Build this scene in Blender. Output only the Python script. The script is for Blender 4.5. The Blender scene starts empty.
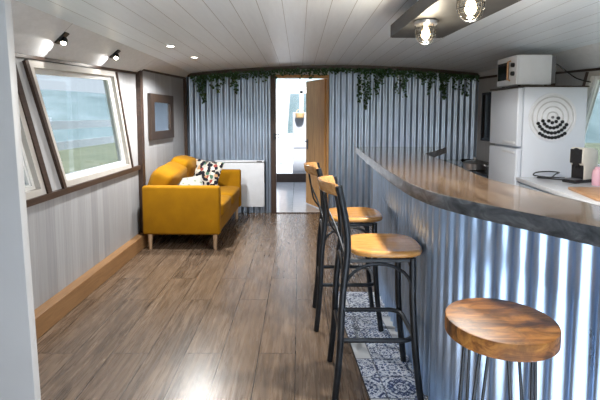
import bpy, bmesh, math, random
from mathutils import Vector, Matrix
random.seed(7)
S = bpy.context.scene
COL = S.collection
PI = math.pi

# ------------------------------------------------------------------ mesh builder
class MB:
    def __init__(s): s.v = []; s.f = []; s.mi = []; s.sm = []
    def add(s, vs, fs, m=0, smooth=False):
        o = len(s.v); s.v += [tuple(v) for v in vs]
        for f in fs: s.f.append([i + o for i in f]); s.mi.append(m); s.sm.append(smooth)
        return s
    def bm(s, bm, m=0, smooth=False, mat=None):
        bm.verts.index_update()
        vs = [(mat @ v.co) if mat else v.co.copy() for v in bm.verts]
        s.add(vs, [[v.index for v in f.verts] for f in bm.faces], m, smooth); bm.free(); return s
    def box(s, c, d, bev=0, seg=2, m=0, mat=None, smooth=None):
        bm = bmesh.new(); bmesh.ops.create_cube(bm, size=1)
        for v in bm.verts: v.co = Vector((v.co.x * d[0], v.co.y * d[1], v.co.z * d[2]))
        if bev: bmesh.ops.bevel(bm, geom=bm.edges[:], offset=bev, segments=seg, affect='EDGES', profile=.5)
        M = Matrix.Translation(c) @ (mat or Matrix.Identity(4))
        return s.bm(bm, m, bool(bev) if smooth is None else smooth, M)
    def b2(s, a, b, bev=0, seg=2, m=0):
        c = [(a[i] + b[i]) / 2 for i in range(3)]; d = [abs(a[i] - b[i]) for i in range(3)]
        return s.box(c, d, bev, seg, m)
    def prism(s, pts, h, ax, m=0, bev=0, smooth=False):
        """polygon given as 3-D points in one plane, pushed by vector ax*h"""
        ax = Vector(ax) * h; n = len(pts)
        bm = bmesh.new()
        a = [bm.verts.new(Vector(p)) for p in pts]; b = [bm.verts.new(Vector(p) + ax) for p in pts]
        bm.faces.new(a); bm.faces.new(b[::-1])
        for i in range(n): bm.faces.new((a[i], b[i], b[(i + 1) % n], a[(i + 1) % n]))
        bmesh.ops.recalc_face_normals(bm, faces=bm.faces[:])
        if bev: bmesh.ops.bevel(bm, geom=bm.edges[:], offset=bev, segments=2, affect='EDGES', profile=.5)
        return s.bm(bm, m, smooth)
    def tube(s, pts, r, seg=10, m=0, cap=True, closed=False, smooth=True):
        P = [Vector(p) for p in pts]; n = len(P); vs = []; fs = []
        rr = r if isinstance(r, (list, tuple)) else [r] * n
        up = None
        for i in range(n):
            if closed: t = (P[(i + 1) % n] - P[i - 1])
            else: t = P[min(i + 1, n - 1)] - P[max(i - 1, 0)]
            t.normalize()
            if up is None:
                up = Vector((0, 0, 1)) if abs(t.z) < .9 else Vector((1, 0, 0))
            a = t.cross(up)
            if a.length < 1e-5: a = t.cross(Vector((0, 1, 0)))
            a.normalize(); b = a.cross(t).normalized(); up = b
            for k in range(seg):
                w = 2 * PI * k / seg
                vs.append(P[i] + (a * math.cos(w) + b * math.sin(w)) * rr[i])
        for i in range(n if closed else n - 1):
            j = (i + 1) % n
            for k in range(seg):
                l = (k + 1) % seg
                fs.append((i * seg + k, i * seg + l, j * seg + l, j * seg + k))
        if cap and not closed:
            fs.append(list(range(seg))[::-1]); fs.append([(n - 1) * seg + k for k in range(seg)])
        return s.add(vs, fs, m, smooth)
    def lathe(s, prof, c=(0, 0, 0), seg=32, m=0, smooth=True, mat=None):
        """prof: (r,z) list"""
        vs = []; fs = []; n = len(prof); M = Matrix.Translation(c) @ (mat or Matrix.Identity(4))
        for r, z in prof:
            for k in range(seg):
                w = 2 * PI * k / seg; vs.append(M @ Vector((r * math.cos(w), r * math.sin(w), z)))
        for i in range(n - 1):
            for k in range(seg):
                l = (k + 1) % seg; fs.append((i * seg + k, i * seg + l, (i + 1) * seg + l, (i + 1) * seg + k))
        fs.append(list(range(seg))[::-1]); fs.append([(n - 1) * seg + k for k in range(seg)])
        return s.add(vs, fs, m, smooth)
    def grid(s, fn, nu, nv, m=0, smooth=True, cu=False):
        vs = [fn(i / (nu - 1 if not cu else nu), j / (nv - 1)) for i in range(nu) for j in range(nv)]
        fs = []
        for i in range(nu if cu else nu - 1):
            for j in range(nv - 1):
                a = (i + 1) % nu
                fs.append((i * nv + j, a * nv + j, a * nv + j + 1, i * nv + j + 1))
        return s.add(vs, fs, m, smooth)

def spline(pts, n=6):
    """Catmull-Rom through the points"""
    P = [Vector(p) for p in pts]; out = []
    for i in range(len(P) - 1):
        a = P[max(i - 1, 0)]; b = P[i]; c = P[i + 1]; d = P[min(i + 2, len(P) - 1)]
        for k in range(n):
            t = k / n
            out.append(.5 * ((2 * b) + (c - a) * t + (2 * a - 5 * b + 4 * c - d) * t * t + (3 * b - a - 3 * c + d) * t ** 3))
    out.append(P[-1]); return out

def obj(name, mb, mats, parent=None, world=True, edge=35):
    """link the collected geometry as ONE mesh object; coordinates are world ones unless world=False"""
    if not isinstance(mats, (list, tuple)): mats = [mats]
    vs = [Vector(v) for v in mb.v]
    if parent is None:
        xs = [v.x for v in vs]; ys = [v.y for v in vs]; zs = [v.z for v in vs]
        loc = Vector(((min(xs) + max(xs)) / 2, (min(ys) + max(ys)) / 2, min(zs)))
        off = loc
    else:
        loc = Vector((0, 0, 0)); off = Vector((0, 0, 0))
        if world:
            p = parent
            while p is not None: off = off + p.location; p = p.parent
    me = bpy.data.meshes.new(name)
    me.from_pydata([tuple(v - off) for v in vs], [], mb.f)
    for m in mats: me.materials.append(m)
    for i, p in enumerate(me.polygons):
        p.material_index = mb.mi[i]; p.use_smooth = mb.sm[i]
    bm = bmesh.new(); bm.from_mesh(me); bmesh.ops.recalc_face_normals(bm, faces=bm.faces[:]); bm.to_mesh(me); bm.free()
    me.set_sharp_from_angle(angle=math.radians(edge))
    o = bpy.data.objects.new(name, me); COL.objects.link(o)
    if parent is None: o.location = loc
    else: o.parent = parent
    return o
def tag(o, label=None, cat=None, group=None, kind=None):
    if label: o['label'] = label
    if cat: o['category'] = cat
    if group: o['group'] = group
    if kind: o['kind'] = kind
    return o
def thing(name, loc, label, cat, group=None, rz=0):
    o = bpy.data.objects.new(name, None); COL.objects.link(o); o.empty_display_size = .1
    o.location = loc; o.rotation_euler = (0, 0, rz)
    return tag(o, label, cat, group)
def struct(name, mb, mats, parent=None):
    o = obj(name, mb, mats, parent)
    if parent is None: o['kind'] = 'structure'
    return o
def sempty(name, loc):
    o = bpy.data.objects.new(name, None); COL.objects.link(o); o.location = loc; o['kind'] = 'structure'; return o
def copy_tree(o, parent=None):
    c = o.copy(); COL.objects.link(c); c.parent = parent
    for ch in list(o.children): copy_tree(ch, c)
    return c

# ------------------------------------------------------------------ materials
class NT:
    def __init__(s, name):
        s.m = bpy.data.materials.new(name); s.m.use_nodes = True
        s.t = s.m.node_tree; s.n = s.t.nodes; s.p = s.n['Principled BSDF']; s.out = s.n['Material Output']
    def new(s, t, **k):
        n = s.n.new(t)
        for a, b in k.items(): setattr(n, a, b)
        return n
    def L(s, a, b): s.t.links.new(a, b)
    def coord(s, scale=(1, 1, 1), rot=(0, 0, 0), loc=(0, 0, 0)):
        tc = s.new('ShaderNodeTexCoord'); mp = s.new('ShaderNodeMapping')
        mp.inputs['Scale'].default_value = scale; mp.inputs['Rotation'].default_value = rot; mp.inputs['Location'].default_value = loc
        s.L(tc.outputs['Object'], mp.inputs['Vector']); return mp.outputs['Vector']
    def noise(s, vec, scale, detail=4, rough=.55, dist=0):
        n = s.new('ShaderNodeTexNoise'); n.inputs['Scale'].default_value = scale; n.inputs['Detail'].default_value = detail
        n.inputs['Roughness'].default_value = rough; n.inputs['Distortion'].default_value = dist
        if vec: s.L(vec, n.inputs['Vector'])
        return n.outputs['Fac']
    def ramp(s, fac, stops, interp='LINEAR'):
        r = s.new('ShaderNodeValToRGB'); cr = r.color_ramp; cr.interpolation = interp
        while len(cr.elements) < len(stops): cr.elements.new(.5)
        for e, (p, c) in zip(cr.elements, stops):
            e.position = p; e.color = (*c, 1) if len(c) == 3 else c
        s.L(fac, r.inputs['Fac']); return r.outputs['Color']
    def mix(s, fac, a, b, mode='MIX'):
        n = s.new('ShaderNodeMix', data_type='RGBA', blend_type=mode)
        for sock, v in ((n.inputs[0], fac), (n.inputs[6], a), (n.inputs[7], b)):
            if hasattr(v, 'is_output'): s.L(v, sock)
            elif isinstance(v, (int, float)): sock.default_value = v
            else: sock.default_value = (*v, 1)
        return n.outputs[2]
    def math(s, op, a, b=0.):
        n = s.new('ShaderNodeMath', operation=op)
        for i, v in enumerate((a, b)):
            if hasattr(v, 'is_output'): s.L(v, n.inputs[i])
            else: n.inputs[i].default_value = v
        return n.outputs[0]
    def bump(s, h, strength=.2, dist=.01):
        b = s.new('ShaderNodeBump'); b.inputs['Strength'].default_value = strength; b.inputs['Distance'].default_value = dist
        s.L(h, b.inputs['Height']); s.L(b.outputs['Normal'], s.p.inputs['Normal'])
    def fin(s, col=None, rough=.5, metal=0., spec=None, coat=None, coatr=.05):
        if col is not None:
            if hasattr(col, 'is_output'): s.L(col, s.p.inputs['Base Color'])
            else: s.p.inputs['Base Color'].default_value = (*col, 1)
        if hasattr(rough, 'is_output'): s.L(rough, s.p.inputs['Roughness'])
        else: s.p.inputs['Roughness'].default_value = rough
        s.p.inputs['Metallic'].default_value = metal
        if spec is not None: s.p.inputs['Specular IOR Level'].default_value = spec
        if coat: s.p.inputs['Coat Weight'].default_value = coat; s.p.inputs['Coat Roughness'].default_value = coatr
        return s.m
def plain(name, c, rough=.5, metal=0., var=.12, scale=14, **k):
    t = NT(name); n = t.noise(t.coord(), scale, 3)
    a = [max(0, x * (1 - var)) for x in c]; b = [min(1, x * (1 + var)) for x in c]
    return t.fin(t.ramp(n, [(.3, a), (.7, b)]), rough, metal, **k)
def wood(name, cols, scale=(1, 12, 12), rough=.4, freq=3., bump=.05, plank=None, **k):
    """grain runs along the axis with the small scale"""
    t = NT(name); v = t.coord(scale)
    n = t.noise(v, freq, 6, .6, 1.2); n2 = t.noise(v, freq * 5, 4, .6)
    f = t.math('ADD', t.math('MULTIPLY', n, .75), t.math('MULTIPLY', n2, .25))
    c = t.ramp(f, [(.28 + .44 * i / (len(cols) - 1), x) for i, x in enumerate(cols)])
    t.bump(f, bump)
    return t.fin(c, rough, **k)

def floor_mat():
    t = NT('oak_laminate'); tc = t.new('ShaderNodeTexCoord'); sx = t.new('ShaderNodeSeparateXYZ'); t.L(tc.outputs['Object'], sx.inputs[0])
    cb = t.new('ShaderNodeCombineXYZ'); t.L(sx.outputs['Y'], cb.inputs['X'])
    t.L(t.math('ADD', sx.outputs['X'], FLOOR_OFF), cb.inputs['Y'])
    br = t.new('ShaderNodeTexBrick'); t.L(cb.outputs[0], br.inputs['Vector'])
    br.offset = .37; br.offset_frequency = 2; br.squash = 1
    for k, v in (('Scale', 1), ('Mortar Size', .0028), ('Mortar Smooth', .2), ('Bias', 0), ('Brick Width', 1.28), ('Row Height', .225)): br.inputs[k].default_value = v
    br.inputs['Color1'].default_value = (0, 0, 0, 1); br.inputs['Color2'].default_value = (1, 1, 1, 1); br.inputs['Mortar'].default_value = (.5, .5, .5, 1)
    bw = t.new('ShaderNodeRGBToBW'); t.L(br.outputs['Color'], bw.inputs[0])
    off = t.new('ShaderNodeVectorMath', operation='MULTIPLY_ADD'); t.L(cb.outputs[0], off.inputs[0]); off.inputs[1].default_value = (1.1, 9, 1)
    cz = t.new('ShaderNodeCombineXYZ'); t.L(t.math('MULTIPLY', bw.outputs[0], 40.), cz.inputs['Z']); t.L(t.math('MULTIPLY', bw.outputs[0], 17.), cz.inputs['X']); t.L(cz.outputs[0], off.inputs[2])
    n = t.noise(off.outputs[0], 2.2, 7, .62, 1.0)
    off2 = t.new('ShaderNodeVectorMath', operation='MULTIPLY'); t.L(off.outputs[0], off2.inputs[0]); off2.inputs[1].default_value = (1, 2.2, 1)
    n2 = t.noise(off2.outputs[0], 2.6, 4, .6, .8)
    c = t.ramp(n, [(.28, (.034, .024, .017)), (.42, (.098, .067, .046)), (.55, (.162, .112, .077)), (.72, (.27, .20, .144))])
    c = t.mix(.5, c, t.ramp(n2, [(.3, (.50, .48, .46)), (.62, (1, 1, 1))]), 'MULTIPLY')
    c = t.mix(t.math('MULTIPLY', bw.outputs[0], .42), c, (.215, .147, .098))
    c = t.mix(br.outputs['Fac'], c, (.022, .015, .011))
    t.bump(n2, .06)
    return t.fin(c, t.math('ADD', t.math('MULTIPLY', n2, .14), .205), 0, .55)

def plank_paint(name, base, line, pitch, axis, offs=0., streak=(.9, 1.06), sc=(1, 1, 1), lw=.012, rough=.55, loc_axis_world=0.):
    """painted boards: a groove every `pitch` along `axis`, grain stretched by sc"""
    t = NT(name); tc = t.new('ShaderNodeTexCoord'); sx = t.new('ShaderNodeSeparateXYZ'); t.L(tc.outputs['Object'], sx.inputs[0])
    u = t.math('DIVIDE', t.math('ADD', sx.outputs[axis], offs), pitch)
    fr = t.math('FRACT', u); ed = t.math('LESS_THAN', fr, lw / pitch)
    wn = t.new('ShaderNodeTexWhiteNoise', noise_dimensions='1D'); t.L(t.math('FLOOR', u), wn.inputs['W'])
    n = t.noise(t.coord(sc), 5, 6, .65, .6)
    v = t.math('ADD', t.math('MULTIPLY', n, .7), t.math('MULTIPLY', wn.outputs['Value'], .3))
    a = [x * streak[0] for x in base]; b = [min(1, x * streak[1]) for x in base]
    c = t.ramp(v, [(.25, a), (.7, b)])
    c = t.mix(ed, c, line)
    return t.fin(c, rough)

def galv(name, c=(.46, .56, .70), rough=.32, metal=.85):
    t = NT(name); v = t.coord((1, 1, .35)); n = t.noise(v, 9, 5, .6); n2 = t.noise(t.coord((1, 1, .06)), 60, 2)
    f = t.math('ADD', t.math('MULTIPLY', n, .8), t.math('MULTIPLY', n2, .2))
    col = t.ramp(f, [(.3, [x * .82 for x in c]), (.7, [min(1, x * 1.15) for x in c])])
    return t.fin(col, t.math('ADD', t.math('MULTIPLY', n, .12), rough - .06), metal)

def glass_mat(name, tint=(.96, .98, 1), refl=.06):
    t = NT(name); tr = t.new('ShaderNodeBsdfTransparent'); tr.inputs[0].default_value = (*tint, 1)
    gl = t.new('ShaderNodeBsdfGlossy'); gl.inputs['Roughness'].default_value = .02
    mx = t.new('ShaderNodeMixShader'); mx.inputs[0].default_value = refl
    t.L(tr.outputs[0], mx.inputs[1]); t.L(gl.outputs[0], mx.inputs[2]); t.L(mx.outputs[0], t.out.inputs['Surface']); return t.m

def emit(name, c, st):
    t = NT(name); t.p.inputs['Base Color'].default_value = (*c, 1); t.p.inputs['Emission Color'].default_value = (*c, 1); t.p.inputs['Emission Strength'].default_value = st; return t.m

def tile_mat():
    t = NT('blue_white_tiles'); tc = t.new('ShaderNodeTexCoord'); sx = t.new('ShaderNodeSeparateXYZ'); t.L(tc.outputs['UV'], sx.inputs[0])
    g = []; w = []
    for a in ('X', 'Y'):
        g.append(t.math('FRACT', sx.outputs[a])); w.append(t.math('FLOOR', sx.outputs[a]))
    wn = t.new('ShaderNodeTexWhiteNoise', noise_dimensions='2D'); cw = t.new('ShaderNodeCombineXYZ'); t.L(w[0], cw.inputs[0]); t.L(w[1], cw.inputs[1]); t.L(cw.outputs[0], wn.inputs['Vector'])
    rnd = wn.outputs['Value']
    a = t.math('ABSOLUTE', t.math('SUBTRACT', g[0], .5)); b = t.math('ABSOLUTE', t.math('SUBTRACT', g[1], .5))
    mx = t.math('MAXIMUM', a, b); mn = t.math('MINIMUM', a, b)
    cv = t.new('ShaderNodeCombineXYZ'); t.L(mx, cv.inputs[0]); t.L(mn, cv.inputs[1]); t.L(t.math('MULTIPLY', rnd, 31.), cv.inputs[2])
    n = t.noise(cv.outputs[0], 11, 3, .6, .5)
    rr = t.math('SQRT', t.math('ADD', t.math('MULTIPLY', a, a), t.math('MULTIPLY', b, b)))
    ring = t.math('SINE', t.math('MULTIPLY', rr, t.math('ADD', t.math('MULTIPLY', rnd, 24.), 34.)))
    f = t.math('ADD', n, t.math('MULTIPLY', ring, .06))
    col = t.ramp(f, [(.40, (.008, .022, .085)), (.46, (.025, .075, .25)), (.49, (.66, .71, .79)), (.62, (.82, .84, .87)), (.665, (.04, .10, .28))])
    plainm = t.math('GREATER_THAN', rnd, .86); col = t.mix(plainm, col, (.66, .68, .70))
    edge = t.math('GREATER_THAN', mx, .486); col = t.mix(edge, col, (.12, .13, .16))
    return t.fin(col, .3)

FLOOR_OFF = .082
M = {}
M['ceil'] = plank_paint('painted_ceiling_boards', (.82, .89, .97), (.36, .37, .40), .160, 'X', .14, (.92, 1.04), (6, .5, 1), .004, .42)
M['cant'] = plank_paint('painted_cant_panel', (.66, .675, .70), (.40, .40, .41), 1.8, 'Y', 0, (.88, 1.06), (2, 3, 8), .006)
M['wash'] = plank_paint('whitewashed_boards', (.355, .362, .38), (.29, .285, .285), .115, 'Y', .02, (.74, 1.08), (1, 9, .35), .004)
M['panel'] = plank_paint('whitewashed_panel', (.43, .435, .45), (.5, .48, .46), .9, 'Y', .3, (.86, 1.05), (1, 4, .6), .004)
M['white_paint'] = plain('white_painted_wall', (.66, .67, .69), .5, var=.04, scale=3)
M['dark_wood'] = wood('dark_stained_trim', [(.018, .011, .008), (.045, .025, .017), (.075, .045, .03)], (10, 1, 10), .45)
M['oak'] = wood('oak_skirting', [(.17, .085, .035), (.27, .145, .062), (.36, .20, .09)], (12, 1, 12), .45)
M['pine'] = wood('pine_door', [(.34, .16, .045), (.52, .27, .085), (.64, .37, .14)], (7, 7, .6), .5, freq=2.2)
M['floor'] = floor_mat()
M['galv'] = galv('galvanised_corrugated_steel')
M['galv2'] = galv('galvanised_bar_front', (.44, .60, .84), .30, .88)
M['tiles'] = tile_mat()
M['upvc'] = plain('white_window_frame', (.80, .80, .79), .35, var=.03)
M['beige'] = plain('pale_window_lining', (.50, .475, .445), .5, var=.08, scale=6)
M['glass'] = glass_mat('window_glass', (.66, .68, .69))
M['glass2'] = glass_mat('lamp_glass', (1, .97, .92), .10)
M['black_metal'] = plain('black_steel', (.028, .032, .038), .36, .6, var=.25)
M['seat'] = wood('honey_wood', [(.42, .175, .04), (.62, .30, .08), (.76, .42, .14)], (1.5, 9, 9), .22, coat=.4, coatr=.12)
M['crest'] = wood('bent_wood', [(.30, .13, .04), (.47, .24, .085), (.60, .35, .15)], (9, 2, 9), .25, coat=.3, coatr=.15)
def round_seat_mat():
    t = NT('burnt_wood'); v = t.coord((1.6, 14, 14), (0, 0, math.radians(20)))
    n = t.noise(v, 2.6, 6, .6, 1.0); n2 = t.noise(t.coord((1.5, 3, 1), (0, 0, .35)), 7, 4, .6, .5)
    c = t.ramp(n, [(.3, (.07, .022, .006)), (.46, (.24, .09, .02)), (.7, (.42, .185, .045))])
    c = t.mix(t.ramp(n2, [(.45, (0, 0, 0)), (.68, (1, 1, 1))]), c, (.05, .022, .01))
    t.bump(n, .08); return t.fin(c, .45, 0, .22, coat=.06, coatr=.3)
M['round'] = round_seat_mat()
def bar_top_mat():
    t = NT('resin_coated_wood'); v = t.coord((5, .9, 1)); n = t.noise(v, 2.4, 7, .65, 1.4); n2 = t.noise(t.coord((18, 2, 1)), 4, 4, .6)
    f = t.math('ADD', t.math('MULTIPLY', n, .8), t.math('MULTIPLY', n2, .2))
    c = t.ramp(f, [(.3, (.035, .022, .015)), (.5, (.095, .062, .040)), (.7, (.165, .115, .077))])
    return t.fin(c, .13, 0, .6, coat=.6, coatr=.05)
M['bar_top'] = bar_top_mat()
def zinc():
    t = NT('weathered_zinc'); n = t.noise(t.coord((1, 1, 2)), 9, 6, .65, .8)
    c = t.ramp(n, [(.3, (.045, .048, .052)), (.5, (.12, .125, .135)), (.72, (.28, .29, .31))])
    t.bump(n, .1); return t.fin(c, .36, .7)
M['zinc'] = zinc()
M['fix'] = plain('grey_metal_tray', (.04, .04, .04), .5, .2, var=.3, scale=6)
def fabric(name, c, var=.14):
    t = NT(name); n = t.noise(t.coord(), 5, 4); w = t.noise(t.coord(), 420, 1)
    col = t.ramp(n, [(.3, [x * (1 - var) for x in c]), (.7, [min(1, x * (1 + var)) for x in c])])
    t.bump(w, .25, .002); m = t.fin(col, .9, 0, .2)
    t.p.inputs['Sheen Weight'].default_value = .04; t.p.inputs['Sheen Roughness'].default_value = .5
    return m
M['mustard'] = fabric('mustard_fabric', (.32, .147, .001))
M['leg_wood'] = wood('pale_beech', [(.42, .27, .16), (.55, .38, .24), (.64, .47, .32)], (9, 9, 1), .45)
def cushion_mat():
    t = NT('patterned_fabric'); v = t.coord()
    vo = t.new('ShaderNodeTexVoronoi'); vo.inputs['Scale'].default_value = 21; t.L(v, vo.inputs['Vector'])
    sp = t.new('ShaderNodeSeparateColor'); t.L(vo.outputs['Color'], sp.inputs[0])
    pal = t.ramp(sp.outputs[0], [(0, (.012, .013, .018)), (.36, (.05, .13, .09)), (.50, (.28, .06, .05)), (.60, (.012, .012, .02)), (.80, (.62, .58, .50)), (.9, (.42, .24, .12))], 'CONSTANT')
    sh = t.math('LESS_THAN', vo.outputs['Distance'], .60)
    return t.fin(t.mix(sh, (.42, .40, .36), pal), .9, 0, .2)
M['pattern'] = cushion_mat()
def pale_print():
    t = NT('pale_printed_fabric'); vo = t.new('ShaderNodeTexVoronoi'); vo.inputs['Scale'].default_value = 13; t.L(t.coord(), vo.inputs['Vector'])
    sh = t.math('LESS_THAN', vo.outputs['Distance'], .2)
    return t.fin(t.mix(sh, (.33, .33, .31), (.18, .21, .14)), .9, 0, .2)
M['pale'] = pale_print()
M['white_app'] = plain('white_enamel', (.62, .65, .71), .32, var=.03, scale=2)
M['cupb'] = plain('shaded_white_cupboard_paint', (.27, .27, .285), .5, var=.03)  # white cupboard greyed: its shade is put into the paint colour
M['white_mic'] = plain('white_plastic', (.66, .67, .70), .35, var=.03)
M['cream'] = plain('cream_plastic', (.68, .64, .56), .3, var=.03)
M['black'] = plain('black_plastic', (.012, .012, .014), .25, var=.1)
M['black_glass'] = plain('black_glass', (.01, .011, .014), .08, var=.1)
M['ring'] = plain('pale_grey_plastic', (.46, .46, .47), .4)
M['grey'] = plain('grey_vent_plastic', (.12, .12, .13), .5)
M['radiator'] = plain('white_heater_enamel', (.70, .73, .78), .35, var=.03)
M['worktop'] = plain('white_worktop', (.72, .73, .76), .25, var=.05)
M['cab'] = plain('pale_blue_cabinet', (.52, .60, .68), .45, var=.04)
M['board'] = wood('chopping_board_wood', [(.33, .16, .07), (.47, .26, .13), (.57, .35, .19)], (8, 1.2, 8), .4)
M['pink'] = plain('pink_plastic', (.72, .42, .50), .4, var=.03)
M['steel'] = plain('brushed_steel', (.55, .55, .56), .28, .95)
M['leaf'] = (lambda t: t.fin(t.ramp(t.noise(t.coord(), 22, 2), [(.3, (.010, .035, .012)), (.55, (.022, .075, .022)), (.75, (.06, .14, .04))]), .5))(NT('ivy_green'))
M['stem'] = plain('ivy_stem', (.05, .05, .02), .7)
def cloth_mat():
    t = NT('white_curtain_cloth'); t.fin(t.ramp(t.noise(t.coord(), 8, 3), [(.3, (.78, .74, .72)), (.7, (.84, .80, .78))]), .85)
    tl = t.new('ShaderNodeBsdfTranslucent'); tl.inputs[0].default_value = (.85, .80, .77, 1); mx_ = t.new('ShaderNodeMixShader'); mx_.inputs[0].default_value = .45
    t.L(t.p.outputs[0], mx_.inputs[1]); t.L(tl.outputs[0], mx_.inputs[2]); t.L(mx_.outputs[0], t.out.inputs['Surface']); return t.m
M['curtain'] = cloth_mat()
M['frame_wood'] = wood('rustic_frame_wood', [(.018, .011, .008), (.034, .021, .014), (.056, .035, .024)], (9, 9, 1.4), .5)
M['mirror'] = (lambda t: t.fin((.84, .90, .96), .22, 1.))(NT('mirror_silver'))
M['straw'] = wood('woven_straw', [(.26, .15, .06), (.40, .25, .11), (.52, .36, .18)], (20, 20, 20), .7)
M['grass'] = (lambda t: t.fin(t.ramp(t.noise(t.coord(), .9, 8, .7), [(.3, (.11, .125, .075)), (.5, (.18, .19, .115)), (.7, (.25, .245, .16))]), .9))(NT('rough_grass'))
M['hill'] = (lambda t: t.fin(t.ramp(t.noise(t.coord(), .12, 8, .7), [(.35, (.10, .14, .14)), (.5, (.18, .23, .23)), (.68, (.28, .33, .34))]), 1))(NT('hazy_wooded_hillside'))  # bluish distance haze is mixed into the hill colour
M['fence'] = plain('white_fence_paint', (.86, .87, .88), .6, var=.05)
M['filament'] = emit('lamp_filament', (1., .74, .42), 10)
M['led'] = emit('led_diffuser', (1., .93, .82), 14)
M['spot_bulb'] = emit('spot_bulb', (1., .86, .66), 40)

# ------------------------------------------------------------------ room constants
CX = .51; YB = 6.65; Y0 = -3.2; YR = -.5; YP = 5.0
WL = -1.78; WLF = -1.68
def mx(x, s): return x if s > 0 else 2 * CX - x           # mirror across the boat's centre line
def WF(s): return WLF if s > 0 else 2.645               # side wall where it meets the back wall
def zc(x): return 2.185 - .115 * ((x - CX) / 2.07) ** 2    # cambered ceiling
def ht(y): return 1.83 + (y - 2.85) * .040                 # top of the side wall follows the sheer

# floor
struct('floor_bounce_entrance', MB().b2((-1.95, YR, -.06), (2.97, 1.15, 0)), M['white_paint'])  # unseen pale floor, added to bounce sunlight up to the ceiling
struct('floor', MB().b2((-1.95, 1.15, -.06), (2.97, YB + .06, 0)), M['floor'])
struct('floor_bounce_deck', MB().b2((-1.95, Y0, -.06), (2.97, YR, 0)), M['white_paint'])  # added white deck behind the camera, reflects sun into the cabin
# ceiling (one cambered sheet with thickness)
mb = MB(); N = 28; x0, x1 = -1.62, 2.64
ys = (YR, YB + .06)
def cz(u, v):
    x = x0 + (x1 - x0) * u; return (x, ys[0] + (ys[1] - ys[0]) * v, zc(x))
mb.grid(lambda u, v: cz(u, v), N, 2); mb.grid(lambda u, v: (cz(u, v)[0], cz(u, v)[1], cz(u, v)[2] + .05), N, 2)
ceil = struct('ceiling', mb, M['ceil'])

# side walls with raked window openings: quads are (bottom near, bottom far, top far, top near) as (Y, z)
W1 = ((3.376, .91), (4.739, .905), (4.375, 1.875), (2.965, 1.815))
W3 = ((-1.25, .905), (1.36, .905), (.98, 1.72), (-1.65, 1.63))
W2 = ((1.76, .905), (3.12, .908), (2.77, 1.81), (1.35, 1.76))
def side_wall(s, name):
    mb = MB(); xi = mx(WL, s); ax = (-s, 0, 0); T = .12
    def P(pts, m): mb.prism([(xi, y, z) for y, z in pts], T, ax, m)
    P([(Y0, 0), (YP, 0), (YP, .905), (4.739, .905), (3.376, .91), (3.12, .908), (1.76, .905), W3[1], W3[0], (Y0, .905)], 0)
    P([W3[1], W2[0], W2[3], (1.35, ht(1.35) + .02), (.98, ht(.98) + .02), W3[2]], 1)
    P([(Y0, .905), W3[0], W3[3], (-1.65, ht(-1.65) + .02), (Y0, ht(Y0) + .02)], 1)
    P([W3[3], W3[2], (.98, ht(.98) + .02), (-1.65, ht(-1.65) + .02)], 1)
    P([W2[1], W1[0], W1[3], (2.965, ht(2.965) + .02), (2.77, ht(2.77) + .02), W2[2]], 1)
    P([W1[1], (YP, .905), (YP, ht(YP) + .02), (4.375, ht(4.375) + .02), W1[2]], 1)
    P([W2[3], W2[2], (2.77, ht(2.77) + .02), (1.35, ht(1.35) + .02)], 1)
    P([W1[3], W1[2], (4.375, ht(4.375) + .02), (2.965, ht(2.965) + .02)], 1)
    # far stretch, angled in towards the bow
    a = Vector((mx(WL, s), YP, 0)); b = Vector((WF(s), YB + .06, 0)); o = Vector((-s * .1, 0, 0))
    for z0, z1 in ((0, 2.02),):
        mb.prism([a + Vector((0, 0, z0)), b + Vector((0, 0, z0)), b + o + Vector((0, 0, z0)), a + o + Vector((0, 0, z0))], z1 - z0, (0, 0, 1), 0 if s > 0 else 1)
    return struct(name, mb, [M['wash'], M['panel']])
side_wall(1, 'wall_left'); side_wall(-1, 'wall_right')

# cant panels between wall top and ceiling
for s, nm in ((1, 'ceiling_cant_left'), (-1, 'ceiling_cant_right')):
    mb = MB()
    for (ya, xa, za, fa), (yb, xb, zb, fb) in (((YR, WL, ht(YR), -1.53), (YP, WL, ht(YP), -1.53)), ((YP, WL, 1.965, -1.53), (YB + .05, mx(WF(s), s), 2.0, -1.575))):
        NV = 25; n = Vector((-s * .69, 0, .72)) * .05
        def cp(u, v, o):
            xw, zw, xf = xa + (xb - xa) * v, za + (zb - za) * v, fa + (fb - fa) * v
            p = Vector((mx(xw + (xf - xw) * u, s), ya + (yb - ya) * v, zw + (zc(xf) - zw) * u)); return p + n if o else p
        for o in (0, 1): mb.grid(lambda u, v: cp(u, v, o), 2, NV)
    struct(nm, mb, M['cant'])

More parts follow.
